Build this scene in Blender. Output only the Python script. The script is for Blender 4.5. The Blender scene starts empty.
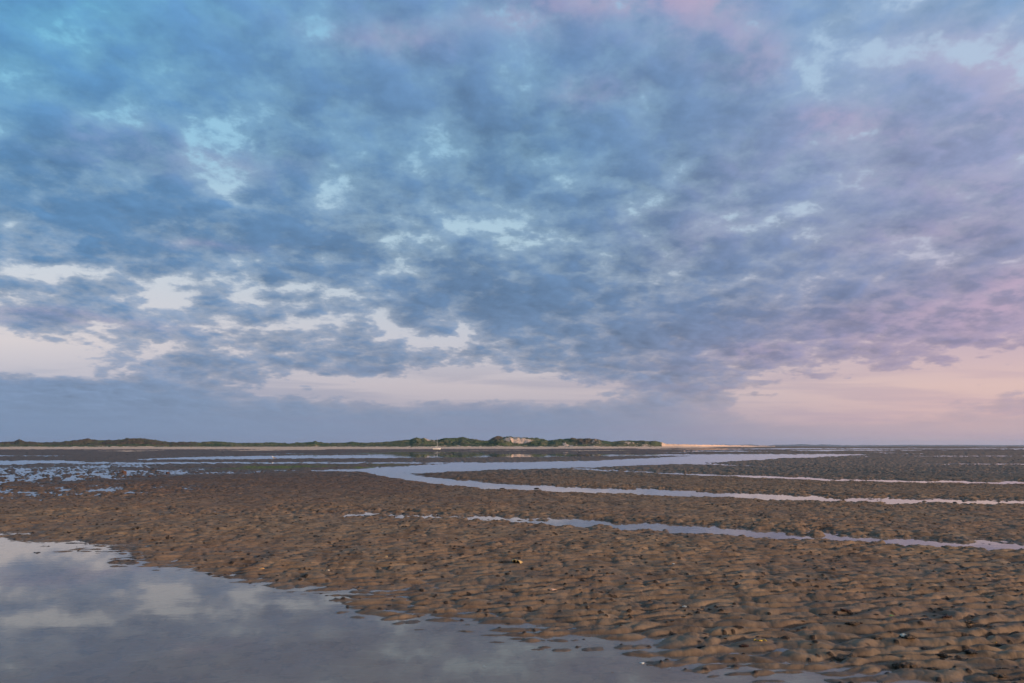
import bpy, math, random
import numpy as np
R = math.radians
sc = bpy.context.scene
col = sc.collection
F, HOR, CAMH = 683.0, 446.0, 1.6          # focal length in pixels, horizon row, eye height

# ------------------------------------------------------------------ helpers
def s2l(c):
    return tuple((v/255/12.92 if v/255 <= .04045 else ((v/255+.055)/1.055)**2.4) for v in c)

def tag(o, label=None, cat=None, group=None, kind=None):
    if label: o['label'] = label
    if cat: o['category'] = cat
    if group: o['group'] = group
    if kind: o['kind'] = kind
    return o

def mesh_np(name, V, Fc, mat=None, parent=None, smooth=True):
    me = bpy.data.meshes.new(name)
    V = np.asarray(V, dtype=np.float32); Fc = np.asarray(Fc, dtype=np.int32)
    k = Fc.shape[1]
    me.vertices.add(len(V)); me.vertices.foreach_set('co', V.ravel())
    me.loops.add(Fc.size); me.loops.foreach_set('vertex_index', Fc.ravel())
    me.polygons.add(len(Fc))
    me.polygons.foreach_set('loop_start', np.arange(0, Fc.size, k, dtype=np.int32))
    me.polygons.foreach_set('loop_total', np.full(len(Fc), k, dtype=np.int32))
    if smooth: me.polygons.foreach_set('use_smooth', np.ones(len(Fc), dtype=bool))
    me.update(calc_edges=True)
    o = bpy.data.objects.new(name, me); col.objects.link(o)
    if mat: me.materials.append(mat)
    if parent: o.parent = parent
    return o

def grid_faces(nr, nc):
    i = np.arange((nr-1)*(nc-1)); r = i//(nc-1); c = i % (nc-1); a = r*nc+c
    return np.stack([a, a+1, a+nc+1, a+nc], 1)

def fattr(o, name, arr):
    a = o.data.attributes.new(name, 'FLOAT', 'POINT')
    a.data.foreach_set('value', np.asarray(arr, dtype=np.float32).ravel())

def hsh(ix, iy, seed):
    h = (ix.astype(np.int64)*374761393 + iy.astype(np.int64)*668265263 + seed*1442695041) & 0xFFFFFFFF
    h = ((h ^ (h >> 13))*1274126177) & 0xFFFFFFFF
    h = ((h ^ (h >> 16))*2246822519) & 0xFFFFFFFF
    return ((h ^ (h >> 15)) & 0xFFFFFF)/float(0x1000000)

def gn(x, y, seed=0):                      # gradient noise, about -0.7 .. 0.7
    ix = np.floor(x); iy = np.floor(y); fx = x-ix; fy = y-iy
    ux = fx*fx*fx*(fx*(fx*6-15)+10); uy = fy*fy*fy*(fy*(fy*6-15)+10)
    def g(a, b):
        t = hsh(ix+a, iy+b, seed)*2*math.pi
        return np.cos(t)*(fx-a)+np.sin(t)*(fy-b)
    return (g(0,0)*(1-ux)+g(1,0)*ux)*(1-uy)+(g(0,1)*(1-ux)+g(1,1)*ux)*uy

def fbm(x, y, seed=0, octs=4, gain=.5):
    s = 0; a = 1
    for k in range(octs):
        s = s+a*gn(x*2**k+17.3*k, y*2**k-9.1*k, seed+k*31); a *= gain
    return s

def cells(x, y, seed, kf=1., kb=1.):                     # nearest-point distance squared
    ix = np.floor(x); iy = np.floor(y); best = np.full(x.shape, 9.)
    for a in (-1, 0, 1):
        for b in (-1, 0, 1):
            px = ix+a+.15+.7*hsh(ix+a, iy+b, seed); py = iy+b+.15+.7*hsh(ix+a, iy+b, seed+7)
            dy = y-py; best = np.minimum(best, (px-x)**2+(dy*np.where(dy < 0, kf, kb))**2)
    return best

def sst(a, b, x):
    t = np.clip((x-a)/(b-a), 0, 1); return t*t*(3-2*t)

# ------------------------------------------------------------------ node helpers
class NT:
    def __init__(s, tree): s.t = tree; s.t.nodes.clear()
    def n(s, typ, props=None, **ins):
        nd = s.t.nodes.new(typ)
        for k, v in (props or {}).items(): setattr(nd, k, v)
        for k, v in ins.items():
            key = int(k[1:]) if k[0] == 'i' and k[1:].isdigit() else k.replace('_', ' ')
            s.set(nd.inputs[key], v)
        return nd
    def set(s, sock, v):
        if isinstance(v, bpy.types.NodeSocket): s.t.links.new(v, sock)
        elif isinstance(v, bpy.types.Node): s.t.links.new(v.outputs[0], sock)
        else:
            if sock.type == 'RGBA' and len(v) == 3: v = (*v, 1)
            sock.default_value = v
    def m(s, op, a, b=0., c=0., clamp=False):
        nd = s.t.nodes.new('ShaderNodeMath'); nd.operation = op; nd.use_clamp = clamp
        for i, v in enumerate((a, b, c)): s.set(nd.inputs[i], v)
        return nd.outputs[0]
    def vm(s, op, a, b=(0,0,0)):
        nd = s.t.nodes.new('ShaderNodeVectorMath'); nd.operation = op
        s.set(nd.inputs[0], a)
        if op == 'SCALE': s.set(nd.inputs['Scale'], b)
        else: s.set(nd.inputs[1], b)
        return nd.outputs['Value'] if op in ('DOT_PRODUCT', 'LENGTH') else nd.outputs[0]
    def xyz(s, x, y, z=0.): return s.n('ShaderNodeCombineXYZ', i0=x, i1=y, i2=z).outputs[0]
    def noise(s, vec, scale, detail=4., rough=.5, dist=0., w=None):
        nd = s.n('ShaderNodeTexNoise', Vector=vec, Scale=scale, Detail=detail, Roughness=rough, Distortion=dist)
        return nd.outputs['Fac']
    def sm(s, x, a, b, lo=0., hi=1.):
        nd = s.t.nodes.new('ShaderNodeMapRange'); nd.interpolation_type = 'SMOOTHSTEP'
        for i, v in enumerate((x, a, b, lo, hi)): s.set(nd.inputs[i], v)
        return nd.outputs[0]
    def mix(s, f, a, b, mode='MIX'):
        nd = s.t.nodes.new('ShaderNodeMix'); nd.data_type = 'RGBA'; nd.blend_type = mode
        s.set(nd.inputs[0], f); s.set(nd.inputs[6], a); s.set(nd.inputs[7], b)
        return nd.outputs[2]
    def ramp(s, f, stops):
        nd = s.t.nodes.new('ShaderNodeValToRGB'); s.set(nd.inputs[0], f); e = nd.color_ramp.elements
        e[0].position = stops[0][0]; e[0].color = (*stops[0][1], 1)
        e[1].position = stops[-1][0]; e[1].color = (*stops[-1][1], 1)
        for p, c in stops[1:-1]:
            q = e.new(p); q.color = (*c, 1)
        return nd.outputs[0]
    def attr(s, name): return s.n('ShaderNodeAttribute', {'attribute_name': name}).outputs['Fac']

def mat(name, color, rough=.6, var=.25, scale=8., bump=.3, spec=.4, bdist=.01):
    m = bpy.data.materials.new(name); m.use_nodes = True; t = NT(m.node_tree)
    co = t.n('ShaderNodeTexCoord').outputs['Object']
    f = t.noise(co, scale, 5., .6)
    c = t.mix(t.sm(f, .3, .7), tuple(v*(1-var) for v in color), tuple(min(1, v*(1+var)) for v in color))
    b = t.n('ShaderNodeBump', Height=t.noise(co, scale*3, 4.), Strength=bump, Distance=bdist)
    p = t.n('ShaderNodeBsdfPrincipled', Base_Color=c, Roughness=rough, Normal=b)
    p.inputs['Specular IOR Level'].default_value = spec
    t.n('ShaderNodeOutputMaterial', Surface=p)
    return m

# ------------------------------------------------------------------ camera and render settings
cam = bpy.data.objects.new('camera', bpy.data.cameras.new('camera')); col.objects.link(cam)
cam.location = (0, 0, CAMH); cam.rotation_euler = (R(90), 0, 0)
cam.data.sensor_width = 36; cam.data.lens = F*36/1024
cam.data.shift_y = (HOR-341.5)/1024
cam.data.clip_start = .05; cam.data.clip_end = 60000
sc.camera = cam
sc.view_settings.view_transform = 'Standard'; sc.view_settings.look = 'None'
sc.view_settings.exposure = 0; sc.view_settings.gamma = 1

# ------------------------------------------------------------------ light
SUN_AZ, SUN_EL = R(120), R(10)             # azimuth clockwise from the view direction (+Y)
sd = (math.sin(SUN_AZ)*math.cos(SUN_EL), math.cos(SUN_AZ)*math.cos(SUN_EL), math.sin(SUN_EL))
sl = bpy.data.lights.new('sun', 'SUN'); sl.energy = 3.6; sl.angle = R(4); sl.color = (1., .76, .57)
so = bpy.data.objects.new('sun', sl); col.objects.link(so)
from mathutils import Vector
so.rotation_euler = Vector(sd).to_track_quat('Z', 'Y').to_euler()

# ------------------------------------------------------------------ sky
w = bpy.data.worlds.new('World'); sc.world = w; w.use_nodes = True
t = NT(w.node_tree)
K = 10.0                                   # colours below are final radiances; Background strength is 1/K
d = t.n('ShaderNodeTexCoord').outputs['Generated']
sx = t.n('ShaderNodeSeparateXYZ', i0=d); X, Y, Z = sx.outputs
Ya = t.m('MAXIMUM', t.m('ABSOLUTE', Y), .08)
Zp = t.m('MAXIMUM', Z, 0.)
U = t.m('MULTIPLY_ADD', t.m('DIVIDE', X, Ya), F, 512.)
V = t.m('MULTIPLY_ADD', t.m('DIVIDE', Zp, Ya), -F, HOR)
k = t.m('DIVIDE', 1., t.m('ADD', Zp, .27))
P = t.xyz(t.m('MULTIPLY', X, k), t.m('MULTIPLY', Y, k))
# turbulence that gives the big patches ragged edges; it shrinks towards the horizon
wn = t.n('ShaderNodeTexNoise', Vector=P, Scale=2.2, Detail=6., Roughness=.6).outputs['Color']
hgt = t.m('MULTIPLY_ADD', t.m('MINIMUM', Zp, .5), 2., .10)
wv = t.vm('SCALE', t.vm('SUBTRACT', wn, (.5, .5, .5)), t.m('MULTIPLY', hgt, 260.))
UV = t.vm('ADD', t.xyz(U, V), t.vm('MULTIPLY', wv, (1.6, .55, 0)))
def blobs(lst, uv=UV):
    acc = None
    for (u, v, su, sv, rot, amp) in lst:
        mp = t.n('ShaderNodeMapping', {'vector_type': 'TEXTURE'}, Vector=uv, Location=(u, v, 0),
                 Rotation=(0, 0, R(rot)), Scale=(su, sv, 1)).outputs[0]
        e = t.m('POWER', .36788, t.vm('DOT_PRODUCT', mp, t.vm('MULTIPLY', mp, (1, 1, 0))))
        acc = t.m('MULTIPLY', e, amp) if acc is None else t.m('MULTIPLY_ADD', e, amp, acc)
    return acc
tv = t.m('DIVIDE', V, HOR, clamp=True)
tu = t.m('DIVIDE', U, 1024., clamp=True)
def cr(lst): return [(p/446, s2l(c)) for p, c in lst]
cL = t.ramp(tv, cr([(0,(92,150,197)),(150,(88,134,178)),(250,(88,127,168)),(320,(104,134,172)),(370,(116,138,174)),(446,(124,147,180))]))
cM = t.ramp(tv, cr([(0,(108,142,186)),(150,(98,134,172)),(300,(98,126,162)),(370,(114,134,166)),(446,(138,150,178))]))
cR = t.ramp(tv, cr([(0,(126,158,196)),(150,(136,150,186)),(300,(122,130,164)),(360,(144,134,164)),(446,(200,176,180))]))
def tri(a, b, c):
    x = t.mix(t.sm(tu, 0., .5), a, b); return t.mix(t.sm(tu, .5, 1.), x, c)
cloud = tri(cL, cM, cR)
gL = t.ramp(tv, cr([(0,(122,200,232)),(150,(158,206,232)),(250,(210,220,230)),(340,(224,214,216)),(400,(176,178,200)),(446,(130,152,184))]))
gM = t.ramp(tv, cr([(0,(155,198,230)),(150,(160,202,228)),(250,(186,212,228)),(340,(206,206,216)),(385,(208,196,202)),(446,(158,156,180))]))
gR = t.ramp(tv, cr([(0,(182,204,230)),(200,(190,200,222)),(330,(200,178,196)),(385,(232,198,192)),(446,(216,178,182))]))
gap = tri(gL, gM, gR)
# where the cover opens, and where it is thick
openb = blobs([
 (15,350,105,18,4,.40), (50,268,80,8,3,.24), (180,290,70,12,4,.10), (285,303,130,26,5,.14), (160,330,150,20,2,.05),
 (345,332,70,8,2,.15), (435,340,50,9,0,.22), (392,232,55,24,8,.16), (480,225,45,14,-8,.12), (548,228,30,22,-30,.10),
 (440,389,150,17,0,.48), (560,383,70,13,3,.24), (280,388,90,12,-3,.16),
 (960,378,190,22,-6,.42), (800,408,150,24,-6,.26), (1000,425,200,30,0,.22),
 (40,35,50,30,-20,.16), (200,45,16,50,-25,.06), (308,40,18,40,-20,.09), (215,155,22,16,0,.12), (285,190,30,12,0,.05),
 (745,45,25,25,0,.06), (860,150,45,20,-20,.05), (650,175,25,18,-40,.07), (905,20,60,16,-20,.12), (1000,60,60,40,-20,.08), (870,255,60,12,-20,.06),
 (880,310,30,10,-40,.06), (600,225,25,12,-30,.07), (640,270,60,30,0,.03), (20,228,26,6,0,.10), (150,120,60,12,-10,.04),
 (90,205,120,30,5,-.06), (250,240,200,22,6,-.10), (480,290,120,22,4,-.08), (620,320,200,30,3,-.12), (80,395,150,16,0,-.25), (300,60,60,30,0,-.04),
 (480,120,120,60,0,-.05), (700,120,120,60,0,-.05), (680,405,70,30,0,-.12), (300,360,140,8,3,-.05)])
n1 = t.noise(P, 2.8, 4., .5, .2)
wq = t.n('ShaderNodeTexNoise', Vector=P, Scale=9., Detail=5., Roughness=.6).outputs['Color']
Pw = t.vm('ADD', P, t.vm('SCALE', t.vm('SUBTRACT', wq, (.5, .5, .5)), .15))
def deck(off):
    """cloud thickness: rounded puffs, torn by turbulence"""
    q = t.vm('ADD', P, off); qw = t.vm('ADD', Pw, off)
    a_ = t.noise(q, 9., 9., .59, .1)
    v_ = t.n('ShaderNodeTexVoronoi', {'feature': 'SMOOTH_F1'}, Vector=qw, Scale=10., Smoothness=.6, Detail=1.3, Roughness=.5).outputs['Distance']
    return a_, v_, t.m('MULTIPLY_ADD', v_, .42, a_)
n2, vo, dk = deck((0, 0, 0))
_, _, dk2 = deck((.022, -.012, 0))
relief = t.m('SUBTRACT', dk2, dk)             # + on the sides turned to the low sun
n3 = t.noise(P, 26., 6., .65, .2)
cov = t.m('MULTIPLY_ADD', n1, .36, t.m('MULTIPLY_ADD', n2, .54, t.m('MULTIPLY_ADD', n3, .26, -.13)))
cov = t.m('MULTIPLY_ADD', t.m('SUBTRACT', vo, .40), .36, t.m('ADD', cov, .06))
calm = t.sm(V, 372., 432., 1., .12)          # the cover smooths out in the far murk
cov = t.m('MULTIPLY_ADD', t.m('SUBTRACT', cov, .5), calm, .5)
gsum = t.m('ADD', cov, openb)
g = t.m('MULTIPLY', t.sm(gsum, .735, .875), .97)
g2 = t.sm(gsum, .50, .84)                    # thin cloud: a paler shade before it opens
sh = t.m('MULTIPLY_ADD', t.sm(t.noise(P, 4.2, 7., .5, .2), .3, .7), .20, t.m('MULTIPLY', relief, .75))
sh = t.m('MULTIPLY_ADD', t.m('SUBTRACT', sh, .10), calm, 1.06)
cl = t.mix(1., cloud, t.xyz(sh, sh, sh), 'MULTIPLY')
cl = t.mix(t.m('MULTIPLY', g2, .46), cl, gap)
pink = blobs([(670,12,85,30,0,.60),(560,0,90,18,0,.32),(850,138,55,20,0,.34),(600,98,40,18,0,.22),(1015,300,110,28,-8,.65),
 (980,190,90,40,0,.25),(760,356,50,8,5,.30),(60,322,110,8,3,.25),(240,252,40,8,0,.22),(930,330,160,30,-5,.25),(770,160,90,40,0,.12),(1010,90,90,50,0,.35),(740,60,60,30,0,.3),(700,230,90,30,0,.15),(110,150,90,30,0,.14),(230,170,60,20,0,.15),(920,240,70,20,0,.25),(380,20,70,20,0,.25)])
cl = t.mix(t.m('MULTIPLY', t.m('MINIMUM', pink, .8), t.sm(t.m('MULTIPLY_ADD', relief, 1.2, gsum), .46, .78, .35, 1.)), cl, s2l((206,176,200)))
skyc = t.mix(g, cl, gap)
# streaks in the clear pink band above the horizon
st = t.noise(t.xyz(t.m('MULTIPLY', U, .004), t.m('MULTIPLY', V, .055)), 1.3, 5., .55, .3)
stf = t.m('MULTIPLY', t.sm(st, .45, .65), t.m('MULTIPLY', t.sm(V, 350., 385.), .35))
skyc = t.mix(stf, skyc, tri(s2l((118,142,178)), s2l((140,146,176)), s2l((186,160,182))))
# the physical clear sky shows through and colours the light; the cloud deck lies over it
ni = t.n('ShaderNodeTexSky', {'sky_type': 'NISHITA', 'sun_disc': False, 'sun_elevation': SUN_EL, 'sun_rotation': SUN_AZ,
                              'air_density': 1., 'dust_density': 2., 'ozone_density': 1.5})
scale = t.vm('SCALE', skyc, K)
sky = t.mix(.90, ni.outputs[0], scale)
# the glow of the low sun through the cloud, far outside the frame on the right
gl = t.m('MAXIMUM', t.vm('DOT_PRODUCT', d, sd), 0.)
glow = t.m('MULTIPLY_ADD', t.m('POWER', gl, 5.), 6., t.m('MULTIPLY', t.m('POWER', gl, 40.), 25.))
# the sky behind the viewer, away from the afterglow, is duller
sky = t.vm('SCALE', sky, t.sm(Y, -.45, .12, .42, 1.))
sky = t.vm('ADD', sky, t.vm('SCALE', t.n('ShaderNodeRGB').outputs[0], glow))
[n for n in t.t.nodes if n.type == 'RGB'][0].outputs[0].default_value = (1., .55, .30, 1)
bg = t.n('ShaderNodeBackground', Color=sky, Strength=1/K)
t.n('ShaderNodeOutputWorld', Surface=bg)
w.cycles.sampling_method = 'MANUAL'; w.cycles.sample_map_resolution = 512

# ------------------------------------------------------------------ the tidal flat
def U_(x, y): return 512+F*x/np.maximum(y, .3)
def V_(y): return HOR+CAMH*F/np.maximum(y, .8)
def G(u, v): Yd = CAMH*F/(v-HOR); return ((u-512)*Yd/F, Yd)        # a ground point seen at (u, v)
def line(u, pts):
    p = np.array(pts, float); return np.interp(u, p[:, 0], p[:, 1])

def bias(x, y):
    """1 = dry bank, -1 = open water"""
    u = U_(x, y); v = V_(y)
    # ragged shores: push the lookup about with world-space turbulence
    rag = fbm(x/1.4, y/.9, 5, 4, .6)
    vs = v + rag*np.minimum(30, (v-HOR)*.15+.2); vw = v + rag*np.minimum(8, (v-HOR)*.05+.05); u2 = u+fbm(x/3., y/3., 9, 3)*30
    B = np.full(u.shape, 1.)
    # near pool
    sh = line(u, [(-600,515),(-100,527),(0,533),(60,540),(130,550),(200,561),(260,575),(330,583),(400,592),(440,600),(500,612),(560,624),(640,640),(720,655),(800,670),(880,681),(960,694),(1100,712),(1600,760)])
    q = sh-vs-np.interp(u, [0, 120, 300, 600, 800], [18, 19, 13, 16, 25])
    B = np.minimum(B, np.where(q > 0, q/np.interp(u, [0, 300, 600], [26, 46, 60]), q/np.interp(u, [0, 300, 600], [26, 40, 50])))
    def stream(pts, hw, soft):
        vc = line(u, pts); h = line(u, hw); s = line(u, soft)
        wd = sst(470, 490, vc)
        return (np.abs(vw-vc+.3*wd)-h*(.9+.4*wd)-.95*wd)/s+.9*(1-sst(470, 490, v))*fbm(x/(6+y*.06), y/(3+y*.04), 29, 4, .6)+1.3*sst(476, 492, v)*fbm(x/.4, y/.5, 30, 3, .7)+.15
    # narrow stream in front of the middle bank
    B = np.minimum(B, stream([(200,513),(340,514),(440,517),(520,521),(600,524.5),(700,530),(800,537),(900,543),(1024,547),(1400,560)],
        [(180,-2),(280,.2),(345,2.3),(440,2.5),(480,2.8),(570,3.6),(640,4.4),(700,3.6),(850,4.2),(1024,4.6),(1400,5)], [(0,2.),(400,2.6),(700,2.2),(1400,2.)]))
    # the bending stream
    B = np.minimum(B, stream([(300,470),(360,471),(400,476),(440,482),(500,487.),(560,489.6),(640,492.5),(700,494.5),(760,497),(850,500),(940,502),(1024,503.2),(1400,508)],
        [(280,-1),(345,1.5),(400,4.2),(440,3.4),(500,2.8),(560,2.7),(640,3.0),(760,2.9),(850,2.5),(940,2.3),(1024,2.2),(1400,2.2)], [(0,1.3),(400,1.3),(760,1.3),(1000,1.7)]))
    B = np.minimum(B, stream([(780,513),(840,509),(1024,512)], [(760,-3),(830,-1),(1024,-1)], [(0,2),(2000,2)]))
    # the wide water behind the bank
    B = np.minimum(B, stream([(240,470.5),(330,470.5),(400,470),(500,466.5),(600,464.),(700,459.5),(760,457),(850,455)],
        [(200,-1),(260,.3),(340,2.2),(400,4.8),(430,5.4),(500,4.4),(600,4.),(690,4.6),(760,2.8),(830,1.4),(880,-.6),(900,-3)], [(0,1.),(2000,1.)]))
    B = np.minimum(B, stream([(560,468.5),(620,471),(680,474),(760,477),(830,480),(900,481.6),(1024,483.3),(1400,488)],
        [(520,-.5),(580,1.3),(640,1.7),(760,1.7),(1024,1.6),(1400,1.6)], [(0,.9),(2000,.9)]))
    B = np.minimum(B, stream([(640,463),(700,464),(780,467),(860,470.5),(1024,473.)], [(640,1.2),(720,1.),(800,.6),(1024,.5)], [(0,.7),(2000,.7)]))
    B = np.minimum(B, stream([(880,463.8),(1024,464.4)], [(860,-.5),(940,.6),(1024,.9)], [(0,.6),(2000,.6)]))
    # long strips of water far out
    B = np.minimum(B, stream([(100,461),(170,458.6),(300,457.),(420,456.),(560,455.4),(640,455.2),(760,454.6)],
        [(90,-.8),(150,.9),(240,1.8),(420,2.2),(560,1.7),(640,1.1),(700,.8),(860,.3),(900,-.6)], [(0,.45),(2000,.45)]))
    B = np.minimum(B, stream([(220,453.9),(400,453.7),(620,452.4)], [(180,-.5),(260,.3),(560,.3),(620,-.4)], [(0,.3),(2000,.3)]))
    B = np.minimum(B, stream([(-200,464),(0,463),(60,461.8),(95,461)], [(-200,3.5),(0,3.),(60,1.7),(95,-.4)], [(0,.6),(2000,.6)]))
    B = np.minimum(B, stream([(600,449.2),(760,449.),(1024,448.8),(1400,448.8)], [(620,-.3),(700,.35),(1400,.4)], [(0,.2),(2000,.2)]))
    B = np.minimum(B, stream([(560,451.2),(1400,451.2)], [(620,-.4),(680,.3),(800,.25),(900,-.3)], [(0,.25),(2000,.25)]))
    # soaked ground on the left, puddle and bank in turn
    wet = stream([(-300,478),(0,477),(120,474),(240,472),(330,470)], [(-300,13),(0,12),(110,9),(200,5),(300,1.5),(360,-3)], [(0,5),(2000,5)])
    streak = fbm(x/1.1, y/.8, 21, 4, .8)
    B = np.minimum(B, np.maximum(wet, -1.4+streak*2.6))
    wet2 = stream([(0,493),(150,490),(260,487)], [(0,8),(140,7),(240,2),(300,-3)], [(0,6),(2000,6)])
    B = np.minimum(B, np.maximum(wet2, -1.15+streak*2.7))
    wet3 = stream([(60,513),(330,514),(470,519),(700,524)], [(0,-2),(80,1),(300,2),(480,2),(560,-2)], [(0,3),(2000,3)])
    B = np.minimum(B, np.maximum(wet3, -.55+fbm(x/.9, y/.7, 24, 3, .6)*1.7))
    # thin, broken wet streaks across the far flats
    far = sst(75, 130, y)
    B = np.minimum(B, 1-far*sst(.10, .34, fbm(x/(26+y*.10), y/(9+y*.05), 33, 3))*1.6)
    return np.clip(B, -1.6, 1.), u, v

def ripples(x, y):
    th = R(-7); xr = (x*math.cos(th)-y*math.sin(th))/.68; yr = (x*math.sin(th)+y*math.cos(th))/.64
    xw = xr+.30*gn(xr/.8, yr/.6, 41); yw = yr+.17*gn(xr/.75, yr/.6, 42)+.30*gn(xr/2.4, yr/1.8, 43)
    ph = 2*math.pi*(yw/.33+.75*gn(xr/.9, yr/.8, 44))
    s1 = .5+.5*np.sin(ph+.75*np.cos(ph))
    dm = np.clip(1-cells(xw/.44, yw/.30, 45, 1.7, .85)*1.3, 0, 1)
    dm2 = np.clip(1-cells(xw/.22+3, yw/.17, 46, 1.6, .9)*1.7, 0, 1)
    am = .85+.5*gn(x/2.3, y/1.9, 47)
    return ((.56*s1+.46*dm+.22*dm2)-.56)*am

def casts(x, y):                            # little mud casts and weed tufts lying in the hollows, 0 .. 1
    acc = np.zeros(x.shape)
    for i, (c, rad, prob) in enumerate(((.13, .20, .07), (.30, .12, .09), (.07, .33, .07))):
        gx_, gy_ = x/c, y/c; ix = np.floor(gx_); iy = np.floor(gy_)
        keep = hsh(ix, iy, 80+i) < prob*np.clip(1+1.6*gn(x/1.6, y/1.2, 90+i), .1, 2.4)
        px = ix+.35+.3*hsh(ix, iy, 83+i); py = iy+.35+.3*hsh(ix, iy, 86+i)
        dd = np.sqrt((gx_-px)**2+((gy_-py)*1.3)**2)/(rad*(.6+.6*hsh(ix, iy, 89+i)))
        dd = dd+.5*gn(x/(c*.16), y/(c*.16), 92)
        acc = np.maximum(acc, keep*np.clip(1.25-dd, 0, 1)*(1 if c < .2 else 1.2))
    return acc

def height(x, y):
    B, u, v = bias(x, y)
    far = np.clip(y/70, 0, 40)
    land = np.where(B > 0,   .024*B, .030*B)
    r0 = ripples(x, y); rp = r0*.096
    rp = rp*(1-.85*sst(40, 90, y))*np.where(B < 0, 1-.4*sst(.35, 1.3, -B), 1)
    low = fbm(x/2.6, y/2.2, 51, 3)*.011+fbm(x/.30, y/.2, 52, 3)*.004
    mid = fbm(x/9., y/7., 53, 3)*.018*sst(25, 60, y)*(1-.7*sst(-.2, .4, -B))
    rough = fbm(x/.55, y/1.5, 54, 3, .7)*.05*sst(22, 45, y)*(1-sst(130, 260, y))+fbm(x/1.6, y/5., 55, 3, .7)*.045*sst(70, 160, y)
    mid = mid+rough*(1-.75*sst(-.5, .3, -B))
    low = low*(1-.6*np.clip(-B, 0, 1))
    ca = casts(x, y)
    return land*(1+far*1.3)+rp+low+mid*(1+far*.4)+ca*.016*(B > -.9), B, u, v, ca, r0

# rings about the eye point, close together near it and wider towards the horizon
rr = [.9]
while rr[-1] < 12500:
    r = rr[-1]
    if r < 4.0: st_ = .02
    elif r < 14: st_ = .011+(r-4)*.0022
    elif r < 34: st_ = .033+(r-14)*.0012
    elif r < 60: st_ = .06+(r-34)*.012
    else: st_ = max(.4, .33*r*r/(CAMH*F))
    if r > 3000: st_ = r*.2
    rr.append(r+st_)
rr = np.array(rr)
az = np.concatenate([np.linspace(-180, -50, 44)[:-1], np.linspace(-50, -39, 90)[:-1], np.linspace(-39, 39, 1060), np.linspace(39, 50, 90)[1:], np.linspace(50, 180, 44)[1:]])
A_, R_ = np.meshgrid(np.radians(az), rr)
gx = (R_*np.sin(A_)).ravel(); gy = (R_*np.cos(A_)).ravel()
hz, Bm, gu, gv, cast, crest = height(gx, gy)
print('ground verts', len(gx), 'rings', len(rr))
nc = len(az)
Vt = np.stack([gx, gy, hz], 1)
Vt = np.concatenate([Vt, [[0, 0, -.05]]])
Fq = grid_faces(len(rr), nc)[:, ::-1]

# shared noise masks for the sand: algae, dark flats, mussel beds
alg = np.exp(-(((gv-(467.5-.004*(gu-300)))/1.8)**2))*sst(170, 230, gu)*(1-sst(400, 450, gu))*sst(-.1, .25, fbm(gx/5, gy/4, 61, 3)+.12)
dark = sst(448, 449.4, gv)*(1-sst(452, 464, gv))*np.clip(.75+.8*fbm(gx/30, gy/12, 62, 3), 0, 1)
dark = dark*(1-.85*sst(640, 800, gu))
dark = np.maximum(dark, .9*np.exp(-((gv-450.4)/.5)**2)*sst(600, 760, gu))
dark = np.maximum(dark, .7*(1-sst(330, 620, gu))*(1-sst(480, 520, gv))*sst(449, 450, gv))

ms = bpy.data.materials.new('wet_sand'); ms.use_nodes = True; t = NT(ms.node_tree)
co = t.n('ShaderNodeTexCoord').outputs['Object']
zz = t.n('ShaderNodeSeparateXYZ', i0=t.n('ShaderNodeNewGeometry').outputs['Position']).outputs[2]
big = t.noise(co, .35, 4., .6); spk = t.noise(t.n('ShaderNodeMapping', Vector=co, Scale=(1.6, .45, 1)).outputs[0], 1.5, 6., .75)
big = t.noise(co, .35, 4., .6); med = t.noise(co, 3.2, 5., .65); fine = t.noise(co, 38., 4., .7)
c = t.mix(t.sm(med, .32, .68), (.155,.104,.066), (.285,.197,.124))
c = t.mix(t.sm(big, .35, .7), c, t.mix(.5, c, (.20,.12,.08)))
c = t.mix(t.m('MULTIPLY', t.attr('dark'), .75), c, (.085,.052,.048))
c = t.mix(t.attr('algae'), c, (.13,.15,.02))
groove_shade = t.sm(t.m('MULTIPLY_ADD', med, .25, t.attr('crest')), -.34, .18, 1., 0.)
c = t.mix(t.m('MULTIPLY', groove_shade, .70), c, (.045,.026,.017))   # troughs painted darker: groove shading put into the sand colour
c = t.mix(t.m('MULTIPLY', t.sm(spk, .48, .68), .6), c, (.05,.032,.024))
# dark organic fleck, shell grit
fl = t.n('ShaderNodeTexVoronoi', Vector=t.n('ShaderNodeMapping', Vector=co, Scale=(7, 11, 1)).outputs[0], Scale=1., Randomness=1.).outputs['Distance']
flk = t.m('MULTIPLY', t.sm(fl, .10, .22, 1., 0.), t.sm(t.noise(co, 1.3, 3.), .45, .6))
c = t.mix(t.m('MULTIPLY', flk, .8), c, (.035,.024,.018))
gr = t.n('ShaderNodeTexVoronoi', Vector=co, Scale=23.).outputs['Distance']
c = t.mix(t.m('MULTIPLY', t.sm(gr, .03, .06, 1., 0.), t.sm(t.noise(co, 2.1, 2.), .58, .68)), c, (.62,.52,.40))
c = t.mix(t.sm(t.attr('cast'), .05, .45), c, t.mix(t.sm(t.noise(co, 60., 3.), .4, .6), (.022,.016,.012), (.075,.048,.030)))
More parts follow.
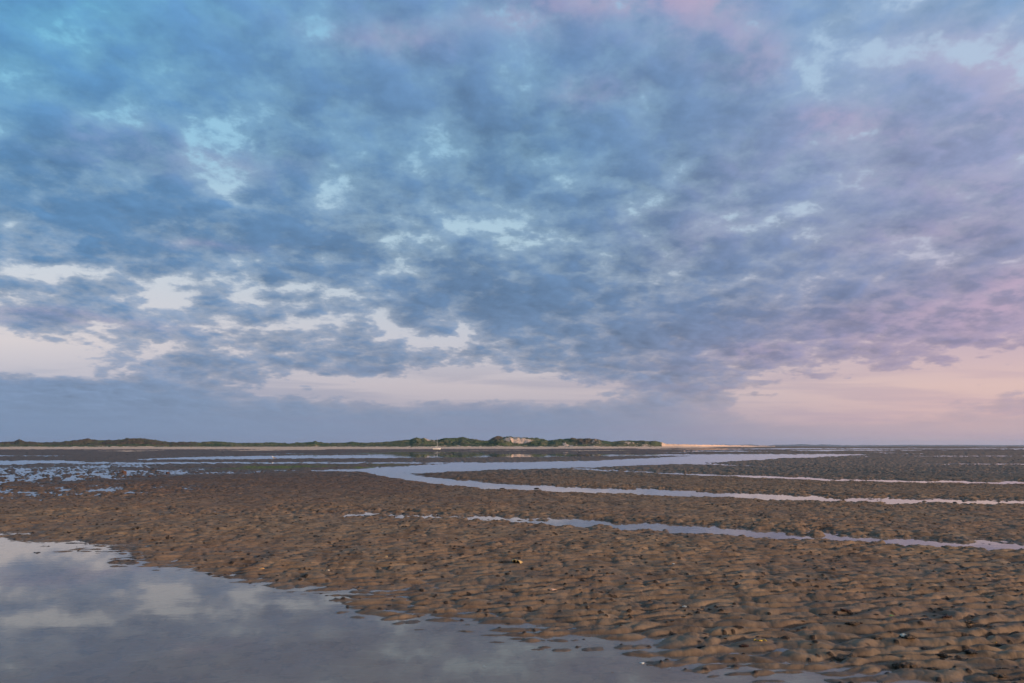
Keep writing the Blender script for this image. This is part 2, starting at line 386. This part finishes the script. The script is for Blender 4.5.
# sand soaked by the water table is darker and shinier
wetz = t.sm(t.m('MULTIPLY_ADD', med, .012, t.m('MULTIPLY_ADD', big, .05, zz)), .018, .066, 1., 0.)
c = t.mix(t.m('MULTIPLY', t.m('MULTIPLY', wetz, t.sm(zz, -.012, -.002)), .45), c, (.055,.040,.034))
c = t.mix(t.m('MULTIPLY', t.sm(zz, -.012, -.002, 1., 0.), .8), c, t.mix(t.sm(t.noise(co, 6., 3.), .34, .50), (.15,.10,.085), (.52,.33,.225)))
ro = t.m('MULTIPLY_ADD', wetz, -.34, t.m('MULTIPLY_ADD', groove_shade, -.24, t.m('MULTIPLY_ADD', fine, .14, .66)))
bh = t.m('ADD', t.m('MULTIPLY', fine, .35), t.m('MULTIPLY', t.noise(co, 11., 5., .6), 1.))
b = t.n('ShaderNodeBump', Height=bh, Strength=.8, Distance=.014)
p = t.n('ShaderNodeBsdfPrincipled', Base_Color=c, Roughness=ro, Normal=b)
p.inputs['Specular IOR Level'].default_value = .22
t.n('ShaderNodeOutputMaterial', Surface=p)

g_ = mesh_np('tidal_flat', Vt, Fq, ms); tag(g_, kind='structure')
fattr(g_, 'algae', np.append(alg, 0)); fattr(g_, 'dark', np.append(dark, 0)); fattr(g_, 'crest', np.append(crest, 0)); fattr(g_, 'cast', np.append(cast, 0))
# the small disc under the eye point
cv = [(0, 0, -.05)]+[(rr[0]*math.sin(a), rr[0]*math.cos(a), -.02) for a in np.linspace(0, 2*math.pi, 33)[:-1]]

# ------------------------------------------------------------------ water: one level sheet that the sand rises through
mw = bpy.data.materials.new('sea_water'); mw.use_nodes = True; t = NT(mw.node_tree)
co = t.n('ShaderNodeTexCoord').outputs['Object']
wv1 = t.noise(t.n('ShaderNodeMapping', Vector=co, Scale=(.55, 1.4, 1)).outputs[0], 5., 4., .55)
wv2 = t.noise(co, .7, 3., .5)
b = t.n('ShaderNodeBump', Height=t.m('ADD', wv1, t.m('MULTIPLY', wv2, 1.5)), Strength=.07, Distance=.005)
fr = t.n('ShaderNodeFresnel', IOR=1.40, Normal=b)
gls = t.n('ShaderNodeBsdfGlossy', Color=(1,1,1), Roughness=.015, Normal=b)
dif = t.n('ShaderNodeBsdfDiffuse', Color=(.74,.52,.38))
trn = t.n('ShaderNodeBsdfTransparent', Color=(.97,.90,.85))
body = t.n('ShaderNodeMixShader', i0=.27, i1=trn, i2=dif)      # suspended silt
mx = t.n('ShaderNodeMixShader', i0=fr, i1=body, i2=gls)
t.n('ShaderNodeOutputMaterial', Surface=mx)
wr = [.3, 2, 5, 10, 20, 40, 80, 160, 320, 640, 1280, 2560, 5000, 12400]
Vw = [(0, 0, 0)]; 
for r in wr:
    for q in range(72): Vw.append((r*math.sin(q*R(5)), r*math.cos(q*R(5)), 0))
Fw = []
for i in range(len(wr)-1):
    for q in range(72):
        a = 1+i*72+q; b2 = 1+i*72+(q+1) % 72
        Fw.append((a, a+72, b2+72, b2))
Fw = np.array(Fw)[:, ::-1]
wat = mesh_np('water', Vw, Fw, mw); tag(wat, kind='structure')

# ------------------------------------------------------------------ dunes behind the beach
CREST = [(-520,441.5),(-380,440),(-250,442),(-120,440.5),(-60,442.4),(0,442.6),(8,442.4),(14,441.9),(19,439.4),(25,441.6),(40,442.8),(62,442),(70,441.2),(80,440.5),(88,439.4),(98,440.5),(110,440.8),(120,440.2),(128,439.1),(140,438.9),(150,439.9),(160,441.3),(170,442.4),(178,442.7),(183,441.8),(200,442.8),(212,441.6),(222,441.8),(240,443.3),(262,443.2),(272,442.6),(290,443.7),(307,442.6),(314,441.3),(319,442.6),(330,443.2),(345,442.8),(352,442),(360,443),(370,443.2),(380,442.6),(395,441.4),(410,439.9),(417,438),(421,438.7),(424,438),(428,439.5),(433,440.4),(438,439.8),(444,438.7),(457,438.3),(462,437.4),(468,438.8),(475,439.9),(485,441.1),(490,439.9),(494,437.3),(498,436.5),(504,437.6),(508,437),(515,437.8),(537,438.6),(543,439.1),(548,440.9),(556,439.7),(566,438.7),(595,438.8),(602,440.7),(612,442),(618,441.4),(625,440.6),(635,441.1),(655,441.1),(661,442.3),(666,443.8),(680,444.2),(700,444.7),(720,445.2),(745,445.7),(775,446.15)]
def beach_near(u): return line(u, [(-520,258),(0,260),(400,278),(600,330),(660,390),(700,500),(740,760),(775,1200)])
def beach_depth(u): return line(u, [(-520,70),(600,75),(700,120),(775,240)])
def dune_depth(u): return line(u, [(-520,150),(560,140),(640,90),(664,25),(700,10),(775,10)])
us = np.arange(-520, 776, .8)
ts = np.concatenate([np.linspace(0, 1, 9)[:-1], np.linspace(1, 2, 46), [2.35, 2.8, 3.4]])
UU, TT = np.meshgrid(us, ts)
D0 = beach_near(UU); D1 = D0+beach_depth(UU); D2 = D1+dune_depth(UU)
YY = np.where(TT < 1, D0+(D1-D0)*TT, D1+(D2-D1)*(TT-1))
XX = (UU-512)*YY/F
ctop = line(UU, CREST)+fbm(UU/3.4, UU*0+.5, 70, 3, .6)*.45
zc = CAMH+(HOR-ctop)*D2/F                                     # crest height
zf = np.minimum(1.15+(UU > 660)*0, zc)                        # dune foot
tb = np.clip(TT, 0, 1); td = np.clip(TT-1, 0, 1)
zb = -.35+(zf+.35)*(.45*tb+.55*sst(.45, .95, tb))
rel = np.clip(td*1.0, 0, 1)
lump = fbm(XX/17, YY/22, 71, 5, .55); lump2 = fbm(XX/5, YY/7, 72, 3, .5)
prof = np.clip(sst(0, .9, rel)*.8+rel*.2+(lump*.55+lump2*.12)*np.sin(np.pi*rel)**.7, -.05, .97+.03*rel)
zz_ = np.where(TT < 1, zb, zf+(zc-zf)*prof)
zz_ = np.where(TT > 2, zc-(TT-2)*2.5*np.clip(zc-zf, 0, 9)/6, zz_)
zz_ = zz_+np.where(TT > 1, lump2*.35*np.clip(zc-zf, 0, 1), 0)
veg = sst(1.02, 1.18, TT+lump2*.34+lump*.22)*np.clip((zc-zf)/1.2, 0, 1)*(1-sst(658, 665, UU))
# bare faces blown out of the dune front
for (u0, su, t0, st2, k_) in ((515,15,1.5,.12,1.35),(524,6,1.42,.05,1.),(584,10,1.45,.2,.35),(600,10,1.5,.25,.45),(566,5,1.2,.15,.4),(428,6,1.8,.12,.8),(433,5,1.62,.1,.6),(629,9,1.5,.25,.8),(646,6,1.3,.2,.7),(496,4,1.85,.2,.35),(570,8,1.2,.15,.7),(416,3,1.95,.1,.4)):
    veg = veg-k_*np.exp(-((UU-u0)/su)**2-((TT-t0)/st2)**2)*(1+.9*lump)*(.95+.9*fbm(UU/3., TT*9, 77, 3, .7))
veg = np.clip(veg, 0, 1)
md = bpy.data.materials.new('dune_sand_and_marram'); md.use_nodes = True; t = NT(md.node_tree)
co = t.n('ShaderNodeTexCoord').outputs['Object']
nb = t.noise(co, .045, 4., .6); nm = t.noise(co, .35, 5., .7); nf = t.noise(co, 1.6, 4., .7)
grass = t.mix(t.sm(nb, .40, .60), (.080,.115,.050), (.19,.165,.085))
grass = t.mix(t.sm(nm, .42, .66), grass, (.046,.072,.034))
grass = t.mix(t.sm(nf, .58, .72), grass, (.20,.14,.075))
heath = t.sm(t.attr('heath'), .2, .8)
grass = t.mix(heath, grass, t.mix(t.sm(nm, .4, .6), (.085,.062,.045), (.14,.10,.065)))
sand = t.mix(t.sm(nm, .3, .7), (.64,.43,.30), (.78,.56,.41))
vm_ = t.sm(t.m('MULTIPLY_ADD', nm, .55, t.attr('veg')), .62, .82)
c = t.mix(vm_, sand, grass)
c = t.mix(t.attr('damp'), c, (.105,.068,.058))
b = t.n('ShaderNodeBump', Height=nf, Strength=.8, Distance=.5)
p = t.n('ShaderNodeBsdfPrincipled', Base_Color=c, Roughness=.85, Normal=b); p.inputs['Specular IOR Level'].default_value = .15
t.n('ShaderNodeOutputMaterial', Surface=p)
heath_m = np.exp(-((UU-497)/7)**2)*(TT > 1.6)+np.exp(-((UU-19)/6)**2)*(TT > 1.5)+.7*np.exp(-((UU-585)/18)**2)*(TT > 1.3)+.4*(lump > .25)+.55*(1-sst(180, 240, UU))*(TT > 1.25)
dn = mesh_np('dunes', np.stack([XX.ravel(), YY.ravel(), zz_.ravel()], 1), grid_faces(len(ts), len(us)), md); tag(dn, kind='structure')
fattr(dn, 'veg', veg); fattr(dn, 'heath', np.clip(heath_m, 0, 1))
fattr(dn, 'damp', 1-sst(.06, .16, tb+.03*lump))

# bushes and grass tufts growing over the dunes: nobody could count them, one object
rng = np.random.default_rng(4)
ii = rng.integers(9, len(ts)-4, 9000); jj = rng.integers(0, len(us)-1, 9000)
ok = (veg[ii, jj] > .75) & (rng.random(9000) < .35+.9*np.clip(lump[ii, jj]+.3, 0, 1))
BV, BF = [], []
for i, j in zip(ii[ok], jj[ok]):
    x, y, z = XX[i, j]+rng.normal()*.5, YY[i, j]+rng.normal()*1.2, zz_[i, j]-.15
    big_ = rng.random() < .25
    h = rng.uniform(.5, 1.3) if big_ else rng.uniform(.25, .6)
    h *= .25 if ts[i] > 1.8 else .55
    for q in range(7 if big_ else 4):
        a = rng.uniform(0, 6.28); r = rng.uniform(.1, 1)*h*1.4; hh = h*rng.uniform(.5, 1.1); ww = h*rng.uniform(.5, .9)
        cx, cy = x+r*math.cos(a), y+r*math.sin(a); n0 = len(BV)
        BV += [(cx-ww*math.cos(a), cy-ww*math.sin(a), z), (cx+ww*math.cos(a), cy+ww*math.sin(a), z), (cx+.3*ww*math.sin(a), cy, z+hh), (cx-.4*ww*math.sin(a), cy+.3*ww, z+hh*.8)]
        BF.append((n0, n0+1, n0+2, n0+3))
mb = mat('bush_leaves', (.075,.105,.048), .8, .6, .25, 0)
bu = mesh_np('dune_bushes', BV, BF, mb, smooth=False); tag(bu, 'dark green bushes and marram grass over the dunes', 'bushes', kind='stuff')

# ------------------------------------------------------------------ far coast beyond the sea
FAR = [(560,446.5),(664,445.9),(700,445.4),(712,445.0),(725,444.8),(732,445.2),(742,445.0),(750,444.6),(760,445.5),(768,445.7),(775,444.9),(785,445.0),(795,444.7),(800,444.2),(805,444.4),(815,445.1),(822,444.5),(830,444.8),(840,445.2),(855,445.5),(862,445.1),(880,445.3),(915,444.9),(930,445.2),(965,445.0),(1000,445.3),(1024,445.2),(1100,445),(1200,444.8),(1400,445.2),(1700,446.3)]
ub = np.arange(560, 1700, 1.5); tb2 = np.linspace(0, 1, 8)
UB, TB = np.meshgrid(ub, tb2)
YB = 6800+TB*700+fbm(UB/40, UB*0, 75, 3)*300; XB = (UB-512)*YB/F
ZB = -3+(CAMH+3+(HOR+.15-line(UB, FAR))*1.0*YB/F+fbm(UB/6, TB*2, 76, 3)*2)*np.sin(TB*np.pi/2)
hl = mesh_np('far_hills', np.stack([XB.ravel(), YB.ravel(), ZB.ravel()], 1), grid_faces(len(tb2), len(ub)), mat('far_heathland', (.05,.06,.04), .9, .3, .004, 0)); tag(hl, kind='structure')

# ------------------------------------------------------------------ air
bpy.ops.mesh.primitive_cube_add(size=1)
hz_ = bpy.context.object; hz_.name = 'haze'; hz_.dimensions = (26000, 13000, 80); hz_.location = (0, 5500, 38)
mh = bpy.data.materials.new('haze_air'); mh.use_nodes = True; t = NT(mh.node_tree)
pv = t.n('ShaderNodeVolumePrincipled', Color=(.62,.76,1.), Density=.00007, Anisotropy=.2)
t.n('ShaderNodeOutputMaterial', Volume=pv); hz_.data.materials.append(mh); tag(hz_, 'thin pale haze over the flats and the far coast', 'haze', kind='stuff')
sc.cycles.volume_bounces = 1; sc.cycles.max_bounces = 5; sc.cycles.diffuse_bounces = 2; sc.cycles.adaptive_threshold = .025; sc.cycles.transparent_max_bounces = 12

# ------------------------------------------------------------------ things
import bmesh
def gh(x, y): return float(height(np.array([x, x+.01]), np.array([y, y]))[0][0])
def bm_obj(name, bm, m, parent=None, smooth=True):
    me = bpy.data.meshes.new(name); bm.normal_update(); bm.to_mesh(me); bm.free()
    for p_ in me.polygons: p_.use_smooth = smooth
    me.materials.append(m); o = bpy.data.objects.new(name, me); col.objects.link(o)
    if parent: o.parent = parent
    return o
def empty(name, loc, rz=0.):
    o = bpy.data.objects.new(name, None); col.objects.link(o); o.location = loc; o.rotation_euler = (0, 0, rz); o.empty_display_size = .1; return o
def tube(bm, pts, rads, n=10):
    rings = []
    for i, (p_, r) in enumerate(zip(pts, rads)):
        a = Vector(pts[max(i-1, 0)]); b_ = Vector(pts[min(i+1, len(pts)-1)]); dr = (b_-a).normalized()
        up = Vector((0, 0, 1)) if abs(dr.z) < .9 else Vector((1, 0, 0))
        e1 = dr.cross(up).normalized(); e2 = dr.cross(e1)
        rings.append([bm.verts.new(Vector(p_)+(e1*math.cos(q*2*math.pi/n)+e2*math.sin(q*2*math.pi/n))*r) for q in range(n)])
    for a, b_ in zip(rings, rings[1:]):
        for q in range(n): bm.faces.new((a[q], a[(q+1) % n], b_[(q+1) % n], b_[q]))
    bm.faces.new(rings[0][::-1]); bm.faces.new(rings[-1])

# --- stranded sailing dinghy at the foot of the beach
white = mat('white_gelcoat', (.80,.78,.74), .3, .05, 3, .05); alu = mat('mast_aluminium', (.62,.62,.62), .35, .05, 5, .05)
navy = mat('boot_stripe_paint', (.03,.04,.06), .5, .1); cloth = mat('sail_cloth', (.78,.74,.68), .8, .08, 6, .4, bdist=.02); wood = mat('weathered_wood', (.18,.12,.08), .8, .3)
bd = 268.; bx = (436.7-512)*bd/F
bt = empty('sailing_boat', (bx, bd, .12), R(4)); tag(bt, 'small white sailing boat with bare mast, stranded at the foot of the far beach', 'boat')
def hull_sections(zs, sc_):
    out = []
    for i in range(15):
        q = i/14; x = -1.45+2.9*q; bw = .60*math.sin(math.pi*min(1, .20+.80*(1-q))*.5)**.6*(1-q**5)+.004
        rk = .15*q*q
        row = []
        for z_, f_ in zip(zs, sc_): row.append((x+rk*z_*.8, bw*f_, z_+.10*q*q))
        out.append(row)
    return out
bm = bmesh.new(); S_ = hull_sections((0., .12, .34, .58, .60), (.12, .62, .92, 1., .94))
L_ = [[bm.verts.new(p_) for p_ in r_] for r_ in S_]; R2 = [[bm.verts.new((p_[0], -p_[1], p_[2])) for p_ in r_] for r_ in S_]
for i in range(14):
    for j in range(4):
        bm.faces.new((L_[i][j], L_[i][j+1], L_[i+1][j+1], L_[i+1][j])); bm.faces.new((R2[i][j], R2[i+1][j], R2[i+1][j+1], R2[i][j+1]))
    bm.faces.new((L_[i][0], L_[i+1][0], R2[i+1][0], R2[i][0]))
bm.faces.new([v for v in L_[0]]+[v for v in R2[0]][::-1])
bm_obj('hull', bm, white, bt)
bm = bmesh.new(); D_ = hull_sections((.585,), (.93,))
a_ = [bm.verts.new(r_[0]) for r_ in D_]; b__ = [bm.verts.new((r_[0][0], -r_[0][1], r_[0][2])) for r_ in D_]
for i in range(14): bm.faces.new((a_[i], a_[i+1], b__[i+1], b__[i]))
bm_obj('deck', bm, white, bt)
bm = bmesh.new(); tube(bm, [(-1.43, 0, -.08), (0, 0, -.14), (1.2, 0, .02)], [.05, .07, .04], 6); bm_obj('keel', bm, navy, bt)
bm = bmesh.new(); tube(bm, [(.25, 0, .5), (.22, 0, 2.6), (.18, 0, 4.7)], [.05, .045, .03], 8); bm_obj('mast', bm, alu, bt)
bm = bmesh.new(); tube(bm, [(.22, 0, 1.05), (-1.35, 0, 1.1)], [.03, .03], 8); bm_obj('boom', bm, alu, bt)
bm = bmesh.new(); tube(bm, [(.1, 0, 1.14), (-.4, .02, 1.2), (-.9, -.02, 1.19), (-1.25, 0, 1.15)], [.05, .09, .08, .03], 8); bm_obj('furled_sail', bm, cloth, bt)
bm = bmesh.new(); tube(bm, [(-1.5, 0, .62), (-1.56, 0, .1), (-1.58, 0, -.15)], [.03, .05, .05], 6); bm_obj('rudder', bm, wood, bt)
for y_ in (-.5, .5):
    bm = bmesh.new(); tube(bm, [(.05, y_, .6), (.2, 0, 4.3)], [.008, .008], 5); bm_obj('shroud', bm, alu, bt)
bm = bmesh.new(); tube(bm, [(1.5, 0, .68), (.2, 0, 4.5)], [.008, .008], 5); bm_obj('forestay', bm, alu, bt)

# --- gull standing in the shallows
gx0, gy0 = G(273.6, 459.6); gz0 = min(gh(gx0, gy0), 0)
gt = empty('gull', (gx0, gy0, gz0), R(-150)); tag(gt, 'white gull with grey wings standing alone in the shallow water far out on the left', 'gull')
feath = mat('white_plumage', (.80,.78,.75), .8, .05, 20, .3); grey = mat('grey_plumage', (.16,.16,.19), .8, .1, 20, .3); horn = mat('yellow_horn', (.62,.40,.06), .5, .1); 
def skinned(name, pts, rads, m, parent, sub=2):
    me = bpy.data.meshes.new(name); me.from_pydata(pts, [(i, i+1) for i in range(len(pts)-1)], []); o = bpy.data.objects.new(name, me); col.objects.link(o)
    sk = o.modifiers.new('s', 'SKIN'); 
    for v_, r in zip(me.skin_vertices[0].data, rads): v_.radius = r if isinstance(r, tuple) else (r, r)
    me.skin_vertices[0].data[1].use_root = True
    ss = o.modifiers.new('u', 'SUBSURF'); ss.levels = ss.render_levels = sub
    dg = bpy.context.evaluated_depsgraph_get(); me2 = bpy.data.meshes.new_from_object(o.evaluated_get(dg)); o.modifiers.clear(); o.data = me2
    me2.materials.clear(); me2.materials.append(m)
    for p_ in me2.polygons: p_.use_smooth = True
    o.parent = parent; return o
skinned('body', [(-.27,0,.20),(-.15,0,.225),(-.03,0,.245),(.08,0,.29),(.125,0,.355),(.15,0,.41),(.19,0,.415)], [(.02,.008),.055,.085,.08,.05,.042,.018], feath, gt)
for y_ in (-1, 1): skinned('wing', [(-.33,.02*y_,.215),(-.18,.065*y_,.245),(-.03,.085*y_,.275),(.06,.07*y_,.29)], [(.008,.012),(.012,.04),(.016,.055),(.01,.03)], grey, gt)
bm = bmesh.new(); tube(bm, [(.185,0,.415),(.225,0,.408),(.245,0,.395)], [.014,.010,.003], 8); bm_obj('beak', bm, horn, gt)
for y_ in (-.035, .035):
    bm = bmesh.new(); tube(bm, [(-.01,y_,.2),(-.02,y_,.10),(0,y_,.005)], [.012,.006,.006], 6); tube(bm, [(-.01,y_,.004),(.05,y_+.02,.004)], [.006,.003], 5); tube(bm, [(-.01,y_,.004),(.05,y_-.02,.004)], [.006,.003], 5); bm_obj('leg', bm, horn, gt)

# --- shells
def shell_mesh(name, m, ribs=13, dome=.42, open_=False):
    bm = bmesh.new(); nr, na = 8, 53; R_l = []
    hinge = bm.verts.new((0, -.42, .02))
    for i in range(1, nr+1):
        q = i/nr; row = []
        for j in range(na):
            a = -2.35+4.7*j/(na-1); edge = .5*(1+.05*math.cos(a*ribs*1.33))
            x = math.sin(a)*edge*q*(1-.12*(1-q)); y = -.42+(math.cos(a)*edge+.42)*q
            z = dome*(1-(q*q))*q**.4*.75+.02+.018*math.cos(a*ribs*1.33)*q
            row.append(bm.verts.new((x, y, z)))
        R_l.append(row)
    for j in range(na-1): bm.faces.new((hinge, R_l[0][j], R_l[0][j+1]))
    for a_, b_ in zip(R_l, R_l[1:]):
        for j in range(na-1): bm.faces.new((a_[j], b_[j], b_[j+1], a_[j+1]))
    o = bm_obj(name, bm, m); sl_ = o.modifiers.new('t', 'SOLIDIFY'); sl_.thickness = .04
    return o
def shellmat(n_, c_): return mat(n_, c_, .45, .25, 9, .3)
SM = {'tan': shellmat('tan_shell', (.62,.42,.17)), 'cream': shellmat('cream_shell', (.78,.66,.50)), 'orange': shellmat('orange_shell', (.72,.36,.10)),
      'white': shellmat('white_shell', (.85,.80,.74)), 'pink': shellmat('pink_shell', (.70,.42,.28))}
SHELLS = [(517.5,566,10,'tan','large tan shell lying on the ripples, biggest shell in the middle of the bank'),
 (552.5,593,6.5,'pink','pinkish shell on a ripple just above the pool edge, casting a dark shadow'),
 (734,636,8.5,'orange','mottled orange shell at the water edge of the near pool'),
 (261.5,571.5,4.5,'orange','small bright orange shell lying at the left shore of the near pool'),
 (386,558.5,3,'tan','tiny tan shell, farthest of four small shells above the left pool shore'),
 (394,569.5,4,'cream','small cream shell, left one of a close pair above the pool shore'),
 (417.5,565,3.2,'white','small whitish shell above the pool shore, just behind a tan one'),
 (420,571.5,4.2,'tan','small tan shell lying nearest the pool among four near its left shore'),
 (903.5,645,5,'cream','whitish shell on the dark mussel-strewn sand in the lower right'),
 (673.5,568.5,2.4,'white','tiny white shell alone on the rippled bank right of the large tan shell'),
 (764,630,2.4,'white','tiny white shell on wet ripples behind the near pool, right of the orange shell'),
 (684,609,5,'cream','cream shell lying beside a small puddle in the rippled bank'),
 (642,663,4.2,'white','white shell under the shallow water of the near pool'),
 (669,667.5,3,'white','very small white shell under water near the pool edge'),
 (328,574,2.6,'cream','tiny cream shell by the weed at the left shore of the pool'),
 (995.5,648,2.6,'orange','tiny orange shell fragment at the right border of the photo'),
 (952,598,2,'white','tiny white shell on the dry ripples far right'),
 (484,663,3,'white','small white shell on the bottom of the near pool, at its middle')]
for (u_, v_, wpx, cn, lb) in SHELLS:
    x_, y_ = G(u_, v_); z_ = gh(x_, y_); sz = wpx*y_/F*1.25
    o = shell_mesh('shell', SM[cn]); tag(o, lb, 'shell', 'shells scattered on the sand')
    o.location = (x_, y_, z_+sz*.10); o.scale = (sz, sz, sz); o.rotation_euler = (R(random.Random(u_).uniform(-22, 12)), R(random.Random(v_).uniform(-15, 15)), random.Random(u_+v_).uniform(0, 6.28))

# --- mussel and weed clumps
def clump_mesh(name, m, seed, n=26, flat=.45):
    rg = random.Random(seed); bm = bmesh.new()
    for _ in range(n):
        r = rg.uniform(.07, .17); a = rg.uniform(0, 6.28); q = rg.random()**.6*.42
        c_ = Vector((q*math.cos(a), q*math.sin(a)*.6, (1-q*q*4)*.17*rg.random()+r*.3))
        res = bmesh.ops.create_icosphere(bm, subdivisions=2, radius=r); ax = Vector((rg.uniform(-1,1), rg.uniform(-1,1), rg.uniform(-.3,.6))).normalized()
        for v in res['verts']:
            d_ = v.co.dot(ax); v.co += ax*d_*.8; v.co *= 1+.25*math.sin(v.co.x*60+seed)*math.sin(v.co.y*50+v.co.z*70); v.co.z *= flat*1.5; v.co += c_
    return bm_obj(name, bm, m)
mus = mat('mussel_and_mud', (.15,.098,.058), .6, .6, 9, .8, bdist=.05); wd = mat('dark_bladderwrack', (.034,.025,.016), .35, .5, 12, .8, bdist=.05); rw = mat('rusty_weed', (.085,.030,.016), .5, .5, 12, .8, bdist=.05)
CL = [(848,660,24,mus,'wide brown mussel clump at the pool edge, leftmost big one in the lower right corner'),
 (906,669,26,mus,'widest brown mussel clump, at the water edge in the lower right'),
 (892,659,12,mus,'rounded brown mussel clump between the two widest clumps of the lower right'),
 (934.5,673,13,mus,'brown mussel clump just right of the widest one at the water edge'),
 (998,680,17,mus,'dark brown mussel clump in the bottom right corner of the photo'),
 (878,644,13,mus,'brown mussel clump left of the whitish shell'),
 (909.6,646,14,mus,'brown mussel clump touching the whitish shell on its right'),
 (941.5,660,11,wd,'black weed tuft right of the mussel clumps in the lower right'),
 (744,650,10,rw,'rusty red weed clump in the pool just in front of the yellow weed strand'),
 (702,648,10,wd,'black weed clump on the pool edge left of the orange shell'),
 (853,631,14,mus,'brown weed mound on the ripples above the leftmost big mussel clump')]
for i, (u_, v_, wpx, m_, lb) in enumerate(CL):
    x_, y_ = G(u_, v_); sz = wpx*y_/F*.95; o = clump_mesh('mussel_clump' if m_ is mus else 'weed_clump', m_, 10+i, 34); tag(o, lb, 'clump')
    o.location = (x_, y_, max(gh(x_, y_), -.004)-.01*sz); o.scale = (sz, sz*.8, sz*.8); o.rotation_euler = (0, 0, random.Random(i).uniform(-.4, .4))
protos = []
rg = random.Random(8)
spots = [(925.6,627,13),(969,629,11),(992,621,9),(844,616,8),(823,618,8),(868,609,9),(924.6,592,6),(935.5,609,6),(947.5,624,11),(971,658.5,13),(1003,651,10),(1003,671.6,11),(923.6,649.7,10)]
while len(spots) < 170:
    v_ = 520+rg.random()**.75*155; u_ = rg.uniform(10, 1020); x_, y_ = G(u_, v_)
    Bq, _, _ = bias(np.array([x_, x_]), np.array([y_, y_]))
    if Bq[0] > -.25: spots.append((u_, v_, rg.uniform(2., 4.2)*(v_/600)))
for i, (u_, v_, wpx) in enumerate(spots):
    x_, y_ = G(u_, v_); sz = wpx*y_/F*1.1
    if i < 5: o = clump_mesh('weed_tuft', (wd, mus, wd, rw, wd)[i], 50+i, 22); protos.append(o)
    else: o = protos[rg.choice([0, 0, 1, 2, 2, 3, 4])].copy(); col.objects.link(o)
    tag(o, 'small dark tuft of weed lying in the hollows of the rippled sand', 'weed tuft', 'weed tufts strewn over the rippled bank')
    o.location = (x_, y_, max(gh(x_, y_), -.004)-.02*sz); k_ = sz; o.scale = (k_, k_*rg.uniform(.6, 1.), k_*rg.uniform(.6, 1.)); o.rotation_euler = (0, 0, rg.uniform(-.6, .6)+math.pi*(i % 2))

# --- yellow weed strand, green leaf
yel = mat('yellow_weed', (.50,.34,.05), .5, .3, 20); grn = mat('green_leaf', (.10,.42,.03), .4, .15, 20)
x_, y_ = G(760, 646.5); bm = bmesh.new(); pts = [(-.05+.0125*i, .012*math.sin(i*1.3), .006+.005*math.sin(i*2.1)) for i in range(9)]
tube(bm, pts, [.003, .007, .004, .007, .004, .008, .004, .007, .002], 7); o = bm_obj('weed_strand', bm, yel); o.location = (x_, y_, max(gh(x_, y_), 0)); tag(o, 'thin yellow strand of weed lying at the pool edge right of the orange shell', 'weed strand')
x_, y_ = G(891.5, 620.5); bm = bmesh.new(); rows = []
for i in range(9):
    q = i/8; w_ = .010*math.sin(math.pi*q)**.7+.0005; zc_ = .006+.010*math.sin(math.pi*q)
    rows.append([bm.verts.new((-.022+.044*q, -w_, zc_+.003)), bm.verts.new((-.022+.044*q, 0, zc_)), bm.verts.new((-.022+.044*q, w_, zc_+.003))])
for a_, b_ in zip(rows, rows[1:]):
    for j in (0, 1): bm.faces.new((a_[j], b_[j], b_[j+1], a_[j+1]))
o = bm_obj('leaf', bm, grn); o.modifiers.new('t', 'SOLIDIFY').thickness = .0015; o.location = (x_, y_, gh(x_, y_)+.004); tag(o, 'tiny bright green leaf on the rippled sand in the lower right', 'leaf')

# --- driftwood, stones and mud lumps by the streams
dw = mat('waterlogged_wood', (.020,.016,.013), .6, .4, 14, .8)
for (u_, v_, wpx, hpx, rz_, lb) in ((502,490.6,5.2,1.6,.1,'dark waterlogged log on the near bank of the bending stream'), (536.5,489.4,5.2,1.5,-.12,'dark wedge of driftwood lying in the bending stream')):
    x_, y_ = G(u_, v_); l_ = wpx*y_/F; h_ = hpx*y_/F*.5; bm = bmesh.new()
    tube(bm, [(-l_/2, 0, h_*.7), (-l_*.25, .01, h_), (l_*.1, -.01, h_*1.1), (l_/2, .01, h_*1.3)], [h_*.35, h_*.9, h_, h_*.8], 10)
    tube(bm, [(l_*.1, 0, h_*1.2), (l_*.22, .03, h_*2.2)], [h_*.4, h_*.2], 7)
    for v in bm.verts: v.co += v.co.normalized()*h_*.12*math.sin(v.co.x*90+v.co.z*130)
    o = bm_obj('driftwood', bm, dw); o.location = (x_, y_, max(gh(x_, y_), 0)+.002); o.rotation_euler = (0, 0, rz_); tag(o, lb, 'driftwood')
stm = mat('dark_stone', (.045,.038,.034), .6, .4, 12, .6)
for i, (u_, v_, wpx, hpx, nm_, lb) in enumerate(((843.5,501.5,2.2,3.,'stone','small dark upright stone in the right part of the bending stream'),
      (886,513,3.,2.,'stone','small dark stone on the wet sand just in front of the stream at the right'),
      (124.5,473,4.2,2.6,'mud_lump','reddish brown mud lump in the puddles on the left'), (167.5,473.6,3.4,2.,'mud_lump','brown mud lump right of the first one in the puddles on the left'),
      (150,476.8,3.,1.6,'mud_lump','low dark mud lump nearest the viewer among the three in the left puddles'),(955,503,3.6,1.6,'stone','flat dark stone at the far right in the bending stream'))):
    x_, y_ = G(u_, v_); r = wpx*y_/F/2; bm = bmesh.new(); bmesh.ops.create_icosphere(bm, subdivisions=3, radius=1)
    for v in bm.verts:
        n_ = v.co.copy(); v.co *= 1+.16*math.sin(n_.x*3.1+i)*math.cos(n_.y*4.+i*2)+.10*math.sin(n_.z*7+n_.x*5+i); v.co = Vector((v.co.x*r, v.co.y*r, v.co.z*hpx*y_/F*.55))
    o = bm_obj(nm_, bm, stm if nm_ == 'stone' else mat('red_brown_mud', (.10,.05,.035), .8, .3)); o.location = (x_, y_, max(gh(x_, y_), 0)+hpx*y_/F*.3); tag(o, lb, nm_.replace('_', ' '))
